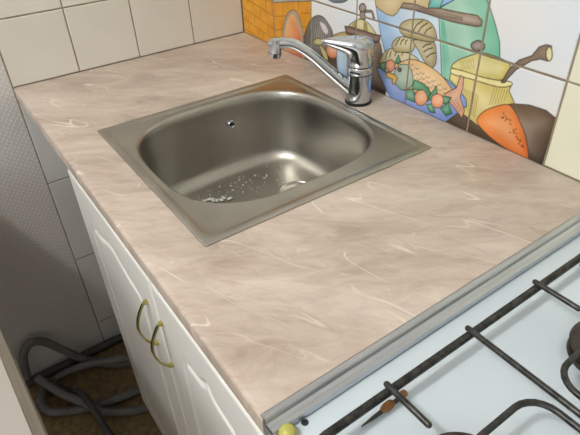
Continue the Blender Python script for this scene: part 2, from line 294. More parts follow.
# printed mural on the back wall: flat print, wall coordinates in millimetres (x along wall, z above the worktop)
MURAL = [
('P',(228,162,44),(214,144,36),0,0,(1,0),[(-9.0,290.0),(302.0,311.0),(301.0,-1.0),(-1.0,-1.0)]),
('L',(135,80,20),0.9,[(0.0,67.0),(148.0,43.0)]),
('L',(135,80,20),0.9,[(-2.0,40.0),(134.0,17.0)]),
('L',(135,80,20),0.9,[(-3.0,12.0),(79.0,2.0)]),
('L',(135,80,20),0.9,[(33.0,90.0),(151.0,74.0)]),
('L',(135,80,20),0.9,[(35.0,106.0),(31.0,79.0)]),
('L',(135,80,20),0.9,[(119.0,106.0),(118.0,83.0)]),
('L',(135,80,20),0.9,[(145.0,101.0),(147.0,77.0)]),
('L',(135,80,20),0.9,[(91.0,77.0),(88.0,58.0)]),
('L',(135,80,20),0.9,[(61.0,55.0),(58.0,36.0)]),
('L',(135,80,20),0.9,[(123.0,47.0),(123.0,26.0)]),
('L',(135,80,20),0.9,[(31.0,29.0),(29.0,14.0)]),
('L',(135,80,20),0.9,[(96.0,23.0),(94.0,5.0)]),
('L',(135,80,20),0.9,[(76.0,23.0),(75.0,10.0)]),
('L',(135,80,20),0.9,[(152.0,105.0),(148.0,27.0)]),
('L',(135,80,20),0.9,[(151.0,73.0),(203.0,85.0)]),
('L',(135,80,20),0.9,[(150.0,40.0),(192.0,51.0)]),
('L',(135,80,20),0.9,[(194.0,114.0),(192.0,84.0)]),
('L',(135,80,20),0.9,[(189.0,81.0),(183.0,47.0)]),
('L',(135,80,20),0.9,[(235.0,122.0),(236.0,107.0)]),
('L',(135,80,20),0.9,[(267.0,104.0),(303.0,111.0)]),
('L',(135,80,20),0.9,[(268.0,73.0),(282.0,76.0)]),
('L',(135,80,20),0.9,[(258.0,127.0),(257.0,111.0)]),
('L',(135,80,20),0.9,[(290.0,133.0),(289.0,109.0)]),
('P',(150,150,140),(170,172,165),0,1,(0,1),[(123.0,125.0),(143.0,111.0),(156.0,106.0),(195.0,115.0),(302.0,137.0),(301.0,162.0)]),
('P',(160,145,118),(160,145,118),1,1,(0,1),[(193.0,-4.0),(185.0,38.0),(198.0,73.0),(212.0,93.0),(234.0,105.0),(250.0,103.0),(263.0,88.0),(271.0,63.0),(276.0,34.0),(274.0,0.0)]),
('P',(226,176,122),(200,92,52),1,0,(1,0.6),[(199.0,-3.0),(196.0,41.0),(208.0,72.0),(222.0,90.0),(233.0,95.0),(243.0,90.0),(255.0,71.0),(264.0,47.0),(266.0,0.0)]),
('L',(135,80,20),0.9,[(3.0,94.0),(151.0,74.0)]),
('L',(135,80,20),0.9,[(60.0,90.0),(58.0,75.0)]),
('L',(135,80,20),0.9,[(117.0,82.0),(116.0,67.0)]),
('L',(135,80,20),0.9,[(6.0,121.0),(154.0,103.0)]),
('L',(135,80,20),0.9,[(64.0,118.0),(62.0,104.0)]),
('L',(135,80,20),0.9,[(121.0,111.0),(119.0,97.0)]),
('L',(135,80,20),0.9,[(9.0,146.0),(157.0,132.0)]),
('L',(135,80,20),0.9,[(68.0,145.0),(66.0,132.0)]),
('L',(135,80,20),0.9,[(124.0,139.0),(122.0,126.0)]),
('L',(135,80,20),0.9,[(12.0,171.0),(159.0,160.0)]),
('L',(135,80,20),0.9,[(72.0,172.0),(70.0,159.0)]),
('L',(135,80,20),0.9,[(127.0,167.0),(126.0,155.0)]),
('L',(135,80,20),0.9,[(15.0,196.0),(162.0,187.0)]),
('L',(135,80,20),0.9,[(76.0,198.0),(74.0,186.0)]),
('L',(135,80,20),0.9,[(130.0,193.0),(129.0,182.0)]),
('L',(135,80,20),0.9,[(17.0,220.0),(164.0,213.0)]),
('L',(135,80,20),0.9,[(79.0,223.0),(78.0,212.0)]),
('L',(135,80,20),0.9,[(133.0,219.0),(132.0,209.0)]),
('P',(92,80,66),(62,50,40),0,0,(0,1),[(276.0,45.0),(336.0,51.0),(422.0,64.0),(505.0,81.0),(541.0,70.0),(553.0,1.0),(282.0,-8.0)]),
('P',(120,120,118),(62,58,54),1,1,(-0.4,1),[(274.0,40.0),(278.0,60.0),(288.0,78.0),(302.0,97.0),(318.0,108.0),(335.0,113.0),(352.0,111.0),(369.0,100.0),(380.0,88.0),(382.0,67.0),(369.0,41.0),(329.0,22.0),(283.0,14.0)]),
('L',(66,64,60),0.8,[(291.0,40.0),(303.0,82.0)]),
('L',(66,64,60),0.8,[(300.0,43.0),(310.0,85.0)]),
('L',(66,64,60),0.8,[(309.0,47.0),(317.0,89.0)]),
('L',(66,64,60),0.8,[(318.0,50.0),(324.0,92.0)]),
('L',(66,64,60),0.8,[(327.0,53.0),(331.0,96.0)]),
('L',(66,64,60),0.8,[(336.0,57.0),(338.0,96.0)]),
('L',(66,64,60),0.8,[(345.0,60.0),(345.0,97.0)]),
('L',(66,64,60),0.8,[(353.0,63.0),(351.0,97.0)]),
('L',(66,64,60),0.8,[(362.0,66.0),(358.0,97.0)]),
('P',(205,200,205),(205,200,205),1,0,(0,1),[(336.0,99.0),(354.0,97.0),(364.0,86.0),(358.0,78.0),(343.0,86.0)]),
('P',(182,174,112),(140,130,80),1,1,(0,1),[(347.0,58.0),(346.0,55.0),(342.0,51.0),(336.0,48.0),(329.0,46.0),(322.0,45.0),(316.0,45.0),(312.0,46.0),(310.0,49.0),(312.0,53.0),(316.0,56.0),(322.0,60.0),(329.0,62.0),(336.0,63.0),(342.0,63.0),(346.0,61.0)]),
('P',(170,160,100),(170,160,100),1,1,(0,1),[(336.0,49.0),(358.0,39.0),(365.0,22.0),(351.0,23.0),(340.0,36.0)]),
('P',(172,152,96),(172,152,96),1,1,(0,1),[(378.0,77.0),(398.0,89.0),(424.0,98.0),(447.0,95.0),(444.0,78.0),(382.0,62.0)]),
('P',(222,160,122),(200,112,70),1,1,(0,1),[(405.0,55.0),(403.0,48.0),(399.0,41.0),(392.0,35.0),(383.0,31.0),(374.0,30.0),(366.0,32.0),(361.0,37.0),(359.0,43.0),(361.0,51.0),(366.0,58.0),(373.0,64.0),(382.0,67.0),(391.0,68.0),(398.0,66.0),(403.0,61.0)]),
('P',(120,150,185),(120,150,185),0,1,(0,1),[(397.0,64.0),(432.0,73.0),(438.0,68.0),(399.0,54.0)]),
('P',(176,205,228),(120,160,205),1,1,(1,1),[(399.0,58.0),(435.0,67.0),(440.0,34.0),(432.0,7.0),(411.0,2.0),(397.0,18.0)]),
('P',(128,110,96),(88,74,64),0,1,(0,1),[(486.0,96.0),(520.0,108.0),(530.0,95.0),(538.0,70.0),(544.0,39.0),(553.0,8.0),(493.0,10.0)]),
('P',(210,205,150),(186,176,118),1,1,(0,1),[(436.0,110.0),(446.0,123.0),(457.0,129.0),(468.0,133.0),(478.0,133.0),(488.0,131.0),(502.0,124.0),(509.0,112.0)]),
('P',(160,148,96),(160,148,96),0,0,(0,1),[(477.0,131.0),(487.0,129.0),(491.0,112.0),(477.0,112.0)]),
('P',(172,160,105),(172,160,105),0,0,(0,1),[(445.0,120.0),(456.0,127.0),(457.0,112.0),(441.0,112.0)]),
('P',(112,82,68),(82,60,52),0,1,(0,1),[(419.0,109.0),(437.0,112.0),(457.0,112.0),(481.0,113.0),(509.0,113.0),(526.0,115.0),(525.0,105.0),(516.0,97.0),(483.0,99.0),(425.0,94.0)]),
('P',(142,128,118),(118,102,92),0,1,(1,0),[(465.0,148.0),(479.0,151.0),(481.0,135.0),(465.0,133.0)]),
('P',(138,125,116),(112,98,90),1,1,(0,1),[(482.0,158.0),(481.0,154.0),(479.0,151.0),(476.0,149.0),(472.0,147.0),(468.0,147.0),(465.0,148.0),(462.0,151.0),(461.0,154.0),(462.0,157.0),(464.0,160.0),(467.0,162.0),(471.0,164.0),(475.0,164.0),(478.0,163.0),(481.0,160.0)]),
('P',(122,108,98),(122,108,98),0,1,(0,1),[(479.0,153.0),(496.0,156.0),(501.0,155.0),(504.0,150.0),(508.0,143.0),(503.0,141.0),(500.0,149.0),(496.0,152.0),(479.0,148.0)]),
('P',(112,128,138),(84,100,112),1,1,(0,1),[(432.0,171.0),(429.0,165.0),(422.0,159.0),(410.0,154.0),(397.0,151.0),(382.0,149.0),(370.0,150.0),(362.0,153.0),(359.0,157.0),(361.0,163.0),(370.0,169.0),(382.0,174.0),(396.0,178.0),(410.0,179.0),(421.0,178.0),(429.0,175.0)]),
('P',(148,184,224),(206,222,234),0,1,(1,-0.3),[(507.0,171.0),(517.0,142.0),(530.0,109.0),(540.0,89.0),(569.0,86.0),(638.0,59.0),(699.0,55.0),(685.0,118.0),(671.0,174.0),(662.0,199.0),(556.0,299.0),(487.0,292.0)]),
('P',(190,218,205),(108,182,152),0,1,(1,0.15),[(655.0,201.0),(664.0,173.0),(678.0,117.0),(692.0,53.0),(757.0,41.0),(797.0,131.0),(788.0,166.0),(775.0,189.0),(758.0,214.0),(729.0,249.0),(704.0,299.0),(643.0,307.0),(604.0,288.0)]),
('P',(104,182,152),(150,202,182),0,0,(1,0),[(667.0,174.0),(682.0,118.0),(694.0,61.0),(704.0,64.0),(699.0,113.0),(687.0,145.0),(677.0,173.0)]),
('P',(120,198,194),(90,170,160),0,1,(0,1),[(633.0,183.0),(639.0,193.0),(646.0,218.0),(691.0,226.0),(682.0,206.0),(663.0,192.0)]),
('P',(140,184,230),(140,184,230),0,1,(0,1),[(663.0,194.0),(669.0,209.0),(689.0,222.0),(690.0,210.0)]),
('P',(152,130,112),(120,100,86),0,1,(0,1),[(568.0,184.0),(602.0,189.0),(632.0,187.0),(663.0,192.0),(711.0,194.0),(739.0,196.0),(750.0,190.0),(750.0,182.0),(741.0,179.0),(714.0,177.0),(684.0,176.0),(643.0,177.0),(614.0,178.0),(573.0,175.0)]),
('L',(92,76,64),0.7,[(613.0,183.0),(646.0,184.0),(682.0,186.0),(712.0,187.0)]),
('L',(92,76,64),0.7,[(613.0,180.0),(647.0,182.0),(683.0,183.0),(712.0,185.0)]),
('L',(92,76,64),0.7,[(614.0,177.0),(647.0,179.0),(683.0,181.0),(713.0,183.0)]),
('P',(214,200,160),(196,176,130),0,1,(0,1),[(519.0,283.0),(497.0,245.0),(492.0,203.0),(504.0,180.0),(509.0,166.0),(518.0,162.0),(530.0,159.0),(537.0,157.0),(555.0,157.0),(565.0,164.0),(572.0,175.0),(578.0,185.0),(607.0,188.0),(637.0,186.0),(642.0,227.0),(624.0,269.0),(576.0,292.0)]),
('P',(218,207,166),(160,146,100),1,1,(0,1),[(528.0,62.0),(533.0,74.0),(543.0,88.0),(558.0,97.0),(579.0,97.0),(602.0,100.0),(621.0,98.0),(631.0,92.0),(626.0,83.0),(561.0,59.0),(535.0,55.0)]),
('P',(218,207,166),(160,146,100),1,1,(0,1),[(561.0,98.0),(559.0,107.0),(567.0,117.0),(578.0,124.0),(599.0,128.0),(612.0,124.0),(616.0,116.0),(610.0,104.0),(592.0,99.0),(571.0,94.0)]),
('P',(196,188,152),(160,146,108),1,1,(1,0),[(611.0,126.0),(643.0,132.0),(660.0,134.0),(667.0,120.0),(670.0,102.0),(665.0,91.0),(657.0,89.0),(642.0,96.0),(626.0,111.0)]),
('P',(184,170,122),(160,146,100),1,1,(0.2,1),[(575.0,136.0),(577.0,147.0),(589.0,156.0),(606.0,162.0),(635.0,167.0),(654.0,160.0),(664.0,144.0),(660.0,136.0),(645.0,132.0),(616.0,129.0),(590.0,128.0)]),
('L',(84,70,46),1.3,[(609.0,142.0),(615.0,154.0),(628.0,164.0)]),
('L',(84,70,46),1.3,[(621.0,143.0),(627.0,153.0),(640.0,163.0)]),
('L',(84,70,46),1.3,[(636.0,143.0),(640.0,151.0),(650.0,158.0)]),
('L',(84,70,46),1.3,[(635.0,119.0),(643.0,126.0),(653.0,130.0)]),
('L',(84,70,46),1.3,[(639.0,112.0),(648.0,119.0),(658.0,124.0)]),
('L',(84,70,46),1.3,[(647.0,104.0),(655.0,112.0),(665.0,117.0)]),
('L',(84,70,46),1.3,[(569.0,106.0),(572.0,114.0),(578.0,121.0)]),
('L',(84,70,46),1.3,[(581.0,111.0),(583.0,118.0),(589.0,123.0)]),
('L',(84,70,46),1.3,[(593.0,114.0),(593.0,120.0),(597.0,123.0)]),
('L',(84,70,46),1.3,[(545.0,73.0),(546.0,84.0),(550.0,90.0)]),
('L',(84,70,46),1.3,[(555.0,80.0),(557.0,88.0),(558.0,92.0)]),
('L',(84,70,46),1.3,[(569.0,86.0),(570.0,90.0),(572.0,94.0)]),
('L',(84,70,46),1.3,[(586.0,91.0),(587.0,94.0),(589.0,97.0)]),
('P',(232,218,146),(196,178,92),0,1,(1,0.5),[(705.0,97.0),(704.0,81.0),(720.0,73.0),(746.0,53.0),(740.0,23.0),(778.0,16.0),(815.0,33.0),(838.0,79.0),(822.0,97.0),(824.0,111.0),(799.0,103.0),(748.0,100.0)]),
('L',(150,132,60),0.7,[(738.0,74.0),(741.0,40.0)]),
('L',(150,132,60),0.7,[(742.0,73.0),(745.0,39.0)]),
('L',(150,132,60),0.7,[(746.0,73.0),(749.0,38.0)]),
('L',(150,132,60),0.7,[(751.0,73.0),(753.0,36.0)]),
('L',(150,132,60),0.7,[(755.0,73.0),(757.0,35.0)]),
('L',(150,132,60),0.7,[(759.0,73.0),(761.0,34.0)]),
('L',(150,132,60),0.7,[(763.0,73.0),(765.0,33.0)]),
('L',(150,132,60),0.7,[(767.0,72.0),(768.0,31.0)]),
('L',(150,132,60),0.7,[(795.0,94.0),(792.0,63.0)]),
('L',(150,132,60),0.7,[(800.0,95.0),(797.0,66.0)]),
('L',(150,132,60),0.7,[(805.0,96.0),(802.0,69.0)]),
('L',(150,132,60),0.7,[(810.0,96.0),(807.0,72.0)]),
('L',(150,132,60),0.7,[(814.0,97.0),(812.0,74.0)]),
('L',(150,132,60),0.7,[(819.0,97.0),(817.0,77.0)]),
('P',(228,218,150),(228,218,150),1,1,(0,1),[(704.0,94.0),(707.0,101.0),(741.0,104.0),(776.0,105.0),(806.0,109.0),(822.0,112.0),(823.0,106.0),(800.0,97.0),(749.0,94.0),(713.0,91.0)]),
('P',(220,212,140),(196,182,100),1,1,(1,0.2),[(705.0,102.0),(714.0,116.0),(741.0,133.0),(762.0,142.0),(795.0,142.0),(815.0,136.0),(813.0,125.0),(805.0,110.0),(771.0,104.0),(729.0,103.0)]),
('L',(160,144,74),0.7,[(720.0,117.0),(729.0,106.0)]),
('L',(160,144,74),0.7,[(725.0,119.0),(733.0,108.0)]),
('L',(160,144,74),0.7,[(730.0,122.0),(738.0,109.0)]),
('L',(160,144,74),0.7,[(735.0,124.0),(742.0,110.0)]),
('L',(160,144,74),0.7,[(740.0,126.0),(747.0,112.0)]),
('L',(160,144,74),0.7,[(745.0,129.0),(751.0,113.0)]),
('P',(136,122,114),(108,94,86),1,1,(0,1),[(763.0,154.0),(763.0,150.0),(761.0,147.0),(757.0,144.0),(752.0,142.0),(747.0,141.0),(742.0,142.0),(739.0,144.0),(737.0,147.0),(737.0,151.0),(740.0,154.0),(744.0,157.0),(748.0,159.0),(753.0,159.0),(758.0,158.0),(761.0,156.0)]),
('P',(140,122,106),(108,92,78),0,1,(0,1),[(805.0,106.0),(814.0,131.0),(827.0,148.0),(846.0,160.0),(854.0,175.0),(864.0,181.0),(872.0,181.0),(877.0,166.0),(872.0,159.0),(861.0,159.0),(848.0,153.0),(826.0,133.0),(816.0,117.0),(811.0,107.0)]),
('P',(214,208,150),(214,208,150),1,1,(0,1),[(876.0,171.0),(877.0,167.0),(877.0,164.0),(876.0,161.0),(875.0,160.0),(873.0,160.0),(870.0,162.0),(868.0,165.0),(867.0,168.0),(866.0,172.0),(867.0,176.0),(867.0,178.0),(869.0,179.0),(871.0,179.0),(873.0,177.0),(875.0,174.0)]),
('P',(104,90,74),(66,52,40),0,0,(0,1),[(697.0,-2.0),(698.0,14.0),(730.0,34.0),(777.0,21.0),(819.0,18.0),(863.0,8.0),(879.0,-4.0),(776.0,-4.0)]),
('P',(134,160,220),(112,138,206),0,1,(0.2,1),[(521.0,48.0),(528.0,51.0),(571.0,48.0),(680.0,82.0),(704.0,77.0),(729.0,67.0),(744.0,58.0),(749.0,46.0),(730.0,24.0),(710.0,1.0),(686.0,-2.0),(572.0,-2.0),(556.0,8.0),(539.0,28.0)]),
('P',(150,178,226),(150,178,226),0,0,(0,1),[(533.0,41.0),(578.0,33.0),(646.0,34.0),(730.0,62.0),(741.0,54.0),(730.0,65.0),(682.0,72.0),(576.0,46.0)]),
('P',(232,196,140),(222,178,128),1,1,(0,1),[(571.0,67.0),(585.0,78.0),(612.0,91.0),(646.0,92.0),(680.0,84.0),(704.0,71.0),(716.0,60.0),(712.0,45.0),(687.0,40.0),(655.0,34.0),(620.0,31.0),(590.0,33.0)]),
('L',(130,92,60),0.7,[(608.0,82.0),(613.0,79.0),(618.0,83.0)]),
('L',(130,92,60),0.7,[(611.0,73.0),(616.0,70.0),(621.0,74.0)]),
('L',(130,92,60),0.7,[(615.0,64.0),(619.0,61.0),(624.0,65.0)]),
('L',(130,92,60),0.7,[(618.0,54.0),(623.0,51.0),(628.0,56.0)]),
('L',(130,92,60),0.7,[(622.0,79.0),(627.0,76.0),(632.0,80.0)]),
('L',(130,92,60),0.7,[(626.0,69.0),(630.0,67.0),(635.0,71.0)]),
('L',(130,92,60),0.7,[(629.0,60.0),(634.0,57.0),(639.0,62.0)]),
('L',(130,92,60),0.7,[(633.0,51.0),(637.0,48.0),(642.0,53.0)]),
('L',(130,92,60),0.7,[(637.0,74.0),(642.0,71.0),(646.0,75.0)]),
('L',(130,92,60),0.7,[(640.0,65.0),(645.0,62.0),(650.0,66.0)]),
('L',(130,92,60),0.7,[(644.0,56.0),(648.0,53.0),(653.0,57.0)]),
('L',(130,92,60),0.7,[(647.0,47.0),(652.0,44.0),(657.0,48.0)]),
('L',(130,92,60),0.7,[(651.0,71.0),(656.0,68.0),(660.0,72.0)]),
('L',(130,92,60),0.7,[(654.0,62.0),(659.0,59.0),(664.0,63.0)]),
('L',(130,92,60),0.7,[(658.0,53.0),(662.0,50.0),(667.0,54.0)]),
('L',(130,92,60),0.7,[(661.0,44.0),(666.0,41.0),(671.0,45.0)]),
('L',(130,92,60),0.7,[(665.0,67.0),(669.0,65.0),(674.0,69.0)]),
('L',(130,92,60),0.7,[(668.0,59.0),(673.0,56.0),(677.0,60.0)]),
('L',(130,92,60),0.7,[(672.0,50.0),(676.0,47.0),(681.0,51.0)]),
('L',(130,92,60),0.7,[(679.0,64.0),(683.0,62.0),(687.0,66.0)]),
('L',(130,92,60),0.7,[(682.0,56.0),(686.0,53.0),(691.0,57.0)]),
('L',(130,92,60),0.7,[(685.0,47.0),(690.0,44.0),(694.0,48.0)]),
('L',(130,92,60),0.7,[(692.0,61.0),(696.0,59.0),(701.0,63.0)]),
('L',(130,92,60),0.7,[(695.0,53.0),(700.0,50.0),(704.0,54.0)]),
('P',(178,196,176),(138,168,152),1,1,(0,1),[(572.0,58.0),(582.0,71.0),(596.0,77.0),(610.0,75.0),(620.0,59.0),(619.0,41.0),(597.0,26.0),(577.0,32.0),(570.0,41.0)]),
('P',(214,164,60),(214,164,60),0,1,(0,1),[(547.0,45.0),(556.0,50.0),(572.0,50.0),(581.0,46.0),(575.0,31.0),(568.0,30.0),(568.0,39.0),(553.0,38.0)]),
('P',(90,60,50),(90,60,50),1,1,(0,1),[(589.0,65.0),(589.0,63.0),(588.0,62.0),(587.0,60.0),(585.0,60.0),(583.0,59.0),(581.0,60.0),(580.0,61.0),(579.0,62.0),(579.0,63.0),(580.0,65.0),(582.0,66.0),(584.0,67.0),(586.0,67.0),(587.0,67.0),(589.0,66.0)]),
('P',(222,176,146),(206,150,120),0,1,(0,1),[(697.0,51.0),(721.0,70.0),(724.0,85.0),(726.0,94.0),(733.0,92.0),(735.0,74.0),(732.0,56.0),(746.0,36.0),(743.0,21.0),(729.0,30.0),(714.0,38.0)]),
('L',(150,100,80),0.7,[(717.0,46.0),(736.0,30.0)]),
('L',(150,100,80),0.7,[(721.0,49.0),(739.0,33.0)]),
('L',(150,100,80),0.7,[(725.0,51.0),(741.0,35.0)]),
('P',(98,170,128),(44,112,78),0,1,(1,1),[(621.0,36.0),(624.0,55.0),(643.0,55.0),(658.0,51.0),(669.0,41.0),(663.0,24.0),(645.0,40.0)]),
('P',(98,170,128),(44,112,78),0,1,(1,1),[(603.0,27.0),(623.0,37.0),(633.0,23.0),(631.0,12.0),(610.0,12.0)]),
('P',(98,170,128),(44,112,78),0,1,(1,1),[(663.0,34.0),(678.0,60.0),(683.0,44.0),(669.0,28.0)]),
('P',(98,170,128),(44,112,78),0,1,(1,1),[(660.0,18.0),(675.0,25.0),(683.0,9.0),(670.0,6.0)]),
('P',(98,170,128),(44,112,78),0,1,(1,1),[(693.0,46.0),(714.0,50.0),(708.0,33.0),(698.0,34.0)]),
('P',(98,170,128),(44,112,78),0,1,(1,1),[(694.0,21.0),(709.0,39.0),(721.0,22.0),(708.0,12.0)]),
('P',(98,170,128),(44,112,78),0,1,(1,1),[(571.0,74.0),(578.0,91.0),(586.0,79.0),(579.0,72.0)]),
('P',(98,170,128),(44,112,78),0,1,(1,1),[(529.0,60.0),(545.0,68.0),(548.0,60.0),(545.0,47.0),(534.0,52.0)]),
('P',(240,176,130),(214,132,88),1,1,(-0.3,1),[(660.0,31.0),(660.0,25.0),(657.0,19.0),(653.0,14.0),(647.0,11.0),(641.0,10.0),(636.0,11.0),(632.0,15.0),(630.0,21.0),(630.0,27.0),(633.0,33.0),(637.0,38.0),(643.0,41.0),(649.0,42.0),(654.0,40.0),(658.0,36.0)]),
('P',(240,176,130),(214,132,88),1,1,(-0.3,1),[(698.0,38.0),(698.0,32.0),(696.0,27.0),(692.0,23.0),(686.0,20.0),(681.0,19.0),(675.0,20.0),(672.0,23.0),(670.0,28.0),(670.0,34.0),(672.0,39.0),(677.0,43.0),(682.0,46.0),(688.0,47.0),(693.0,46.0),(696.0,43.0)]),
('P',(232,156,124),(206,120,84),1,1,(0,1),[(571.0,67.0),(571.0,63.0),(568.0,58.0),(565.0,54.0),(560.0,52.0),(555.0,51.0),(551.0,53.0),(547.0,56.0),(546.0,60.0),(546.0,65.0),(549.0,70.0),(553.0,73.0),(557.0,75.0),(562.0,76.0),(567.0,74.0),(570.0,71.0)]),
('P',(104,82,62),(58,44,34),0,1,(0.3,1),[(811.0,65.0),(832.0,79.0),(861.0,87.0),(890.0,88.0),(907.0,82.0),(906.0,-2.0),(864.0,-6.0)]),
('P',(236,140,66),(204,96,34),1,1,(1,0.4),[(774.0,28.0),(783.0,47.0),(802.0,63.0),(825.0,75.0),(840.0,68.0),(854.0,53.0),(869.0,33.0),(881.0,-1.0),(851.0,-0.0),(816.0,6.0),(787.0,17.0)]),
('L',(140,66,24),1.3,[(826.0,48.0),(827.0,47.0)]),
('L',(140,66,24),1.3,[(821.0,51.0),(822.0,50.0)]),
('L',(140,66,24),1.3,[(867.0,19.0),(868.0,18.0)]),
('L',(140,66,24),1.3,[(828.0,51.0),(830.0,51.0)]),
('L',(140,66,24),1.3,[(822.0,52.0),(823.0,52.0)]),
('L',(140,66,24),1.3,[(868.0,18.0),(869.0,17.0)]),
('L',(140,66,24),1.3,[(855.0,27.0),(856.0,26.0)]),
('L',(140,66,24),1.3,[(852.0,29.0),(854.0,28.0)]),
('L',(140,66,24),1.3,[(859.0,20.0),(860.0,19.0)]),
('L',(140,66,24),1.3,[(851.0,34.0),(852.0,34.0)]),
('L',(140,66,24),1.3,[(839.0,31.0),(840.0,31.0)]),
('L',(140,66,24),1.3,[(861.0,26.0),(862.0,25.0)]),
('L',(140,66,24),1.3,[(865.0,17.0),(866.0,16.0)]),
('L',(140,66,24),1.3,[(860.0,25.0),(861.0,24.0)]),
('L',(140,66,24),1.3,[(846.0,37.0),(847.0,37.0)]),
('L',(140,66,24),1.3,[(834.0,52.0),(836.0,51.0)]),
('L',(140,66,24),1.3,[(820.0,58.0),(822.0,58.0)]),
('L',(140,66,24),1.3,[(844.0,38.0),(845.0,37.0)]),
('L',(140,66,24),1.3,[(865.0,18.0),(866.0,17.0)]),
('L',(140,66,24),1.3,[(828.0,52.0),(830.0,52.0)]),
('L',(140,66,24),1.3,[(837.0,46.0),(838.0,45.0)]),
('L',(140,66,24),1.3,[(848.0,41.0),(849.0,41.0)]),
('L',(140,66,24),1.3,[(819.0,50.0),(820.0,50.0)]),
('L',(140,66,24),1.3,[(846.0,34.0),(847.0,33.0)]),
('L',(140,66,24),1.3,[(825.0,55.0),(826.0,55.0)]),
('L',(140,66,24),1.3,[(858.0,25.0),(859.0,25.0)]),
]
def srgb_lin(a): a = np.asarray(a, float) / 255; return np.where(a <= .04045, a / 12.92, ((a + .055) / 1.055) ** 2.4)
def smooth2(pts):
    return [(p.x, p.y) for p in catmull([(a, b, 0) for a, b in pts], 5, True)]
def inside(X, Z, poly):
    r = np.zeros(X.shape, bool); n = len(poly); j = n - 1
    for i in range(n):
        xi, zi = poly[i]; xj, zj = poly[j]
        if zi != zj: r ^= ((zi > Z) != (zj > Z)) & (X < (xj - xi) * (Z - zi) / (zj - zi) + xi)
        j = i
    return r
def dist(X, Z, pts, closed):
    d = np.full(X.shape, 1e9); n = len(pts)
    for i in range(n if closed else n - 1):
        ax, az = pts[i]; bx, bz = pts[(i + 1) % n]; ux, uz = bx - ax, bz - az; l = ux * ux + uz * uz + 1e-9
        t = np.clip(((X - ax) * ux + (Z - az) * uz) / l, 0, 1); d = np.minimum(d, np.hypot(X - ax - t * ux, Z - az - t * uz))
    return d
SHAPES = []
for s in MURAL:
    if s[0] == 'P': SHAPES.append(('P', s[1], s[2], s[4], s[5], smooth2(s[6]) if s[3] else s[6]))
    else: SHAPES.append(s)
def paint(X, Z):
    C = np.empty(X.shape + (3,)); C[:] = (222, 226, 230)
    C += (np.sin(X * .021 + 1) * np.cos(Z * .03))[:, None] * np.array([-4, 0, 5])
    for s in SHAPES:
        pts = s[5] if s[0] == 'P' else s[3]; a = np.array(pts); lo = a.min(0) - 3; hi = a.max(0) + 3
        k = np.nonzero((X > lo[0]) & (X < hi[0]) & (Z > lo[1]) & (Z < hi[1]))[0]
        if not len(k): continue
        x, z = X[k], Z[k]
        if s[0] == 'P':
            m = inside(x, z, pts); gx, gz = s[4]
            q = gx * (a[:, 0]) - gz * (a[:, 1]); t = np.clip((gx * x - gz * z - q.min()) / (np.ptp(q) + 1e-6), 0, 1)[:, None]
            c = np.array(s[1]) * (1 - t) + np.array(s[2]) * t
            if s[3]:                                        # watercolour fill: paler towards the middle of a shape
                h = .32 * np.clip(dist(x, z, pts, True) / (.34 * min(np.ptp(a[:, 0]), np.ptp(a[:, 1]))), 0, 1)[:, None]; c = c * (1 - h) + np.array((250, 246, 236)) * h
            c = c + (np.sin(x * .11 + z * .06 + np.sin(z * .09)) + np.sin(z * .13 - x * .05))[:, None] * 3; C[k[m]] = np.clip(c[m], 0, 255)
            if s[3]:
                e = np.clip(1.25 - dist(x, z, pts, True), 0, 1)[:, None] * .8; C[k] = C[k] * (1 - e) + np.array((58, 48, 40)) * e
        else:
            e = np.clip(s[2] + .35 - dist(x, z, pts, False), 0, 1)[:, None] * .85; C[k] = C[k] * (1 - e) + np.array(s[1]) * e
    return C
def mural_tile(x0, x1, z0, z1, step=.00125):
    nx = int(round((x1 - x0) / step)); nz = int(round((z1 - z0) / step)); cx, cz = (x0 + x1) / 2, (z0 + z1) / 2
    us = np.linspace(x0 - cx, x1 - cx, nx + 1); vs = np.linspace(z0 - cz, z1 - cz, nz + 1); U, V = np.meshgrid(us, vs); U = U.ravel(); V = V.ravel()
    e = np.minimum(np.minimum(U - us[0], us[-1] - U), np.minimum(V - vs[0], vs[-1] - V)); w = -np.clip(.0013 - e, 0, 1) * .8
    co = np.stack([U, V, w], 1); n = len(co); W = nx + 1
    b = np.array([(us[0], vs[0], -.006), (us[-1], vs[0], -.006), (us[-1], vs[-1], -.006), (us[0], vs[-1], -.006)]); co = np.vstack([co, b])
    F = [(j * W + i, j * W + i + 1, (j + 1) * W + i + 1, (j + 1) * W + i) for j in range(nz) for i in range(nx)]
    c = [0, nx, nz * W + nx, nz * W]
    F += [tuple(list(range(0, nx + 1))[::-1]) + (n, n + 1), tuple(range(nz * W, nz * W + nx + 1)) + (n + 2, n + 3)]
    F += [tuple(j * W for j in range(nz + 1)) + (n + 3, n), tuple(j * W + nx for j in range(nz, -1, -1)) + (n + 1, n + 2), (n, n + 3, n + 2, n + 1)]
    me = bpy.data.meshes.new('printed_tile'); me.from_pydata(co.tolist(), [], F); me.update()
    col = np.ones((len(co), 4)); col[:, :3] = srgb_lin(paint((co[:, 0] + cx) * 1000, (co[:, 1] + cz) * 1000))
    at = me.color_attributes.new('print', 'FLOAT_COLOR', 'POINT'); at.data.foreach_set('color', col.astype(np.float32).ravel())
    me.materials.append(M['mural']); o = bpy.data.objects.new('tile', me); COL.objects.link(o); o.parent = wall_back
    o.matrix_local = Matrix.Translation((cx, DY, cz)) @ AX_BACK.to_4x4(); return o
boxobj('grout', (0, 1.80, DY + .0014, DY + .004, -.011, .439), M['grout'], wall_back)
XE = [.908 - .1513 * k for k in range(7)][::-1]
ZR = [0.0005, .139, .289, .439]
for i in range(6):
    for j in range(2):
        mural_tile(max(XE[i], -.0015) + .0019, XE[i + 1] - .0019, ZR[j] + (.0019 if j else 0), ZR[j + 1] - .0019)
    put_tile(wall_back, AX_BACK, ((XE[i] + XE[i + 1]) / 2, DY, .364), .1513 - G, .15 - G, M['tile_ivory'])
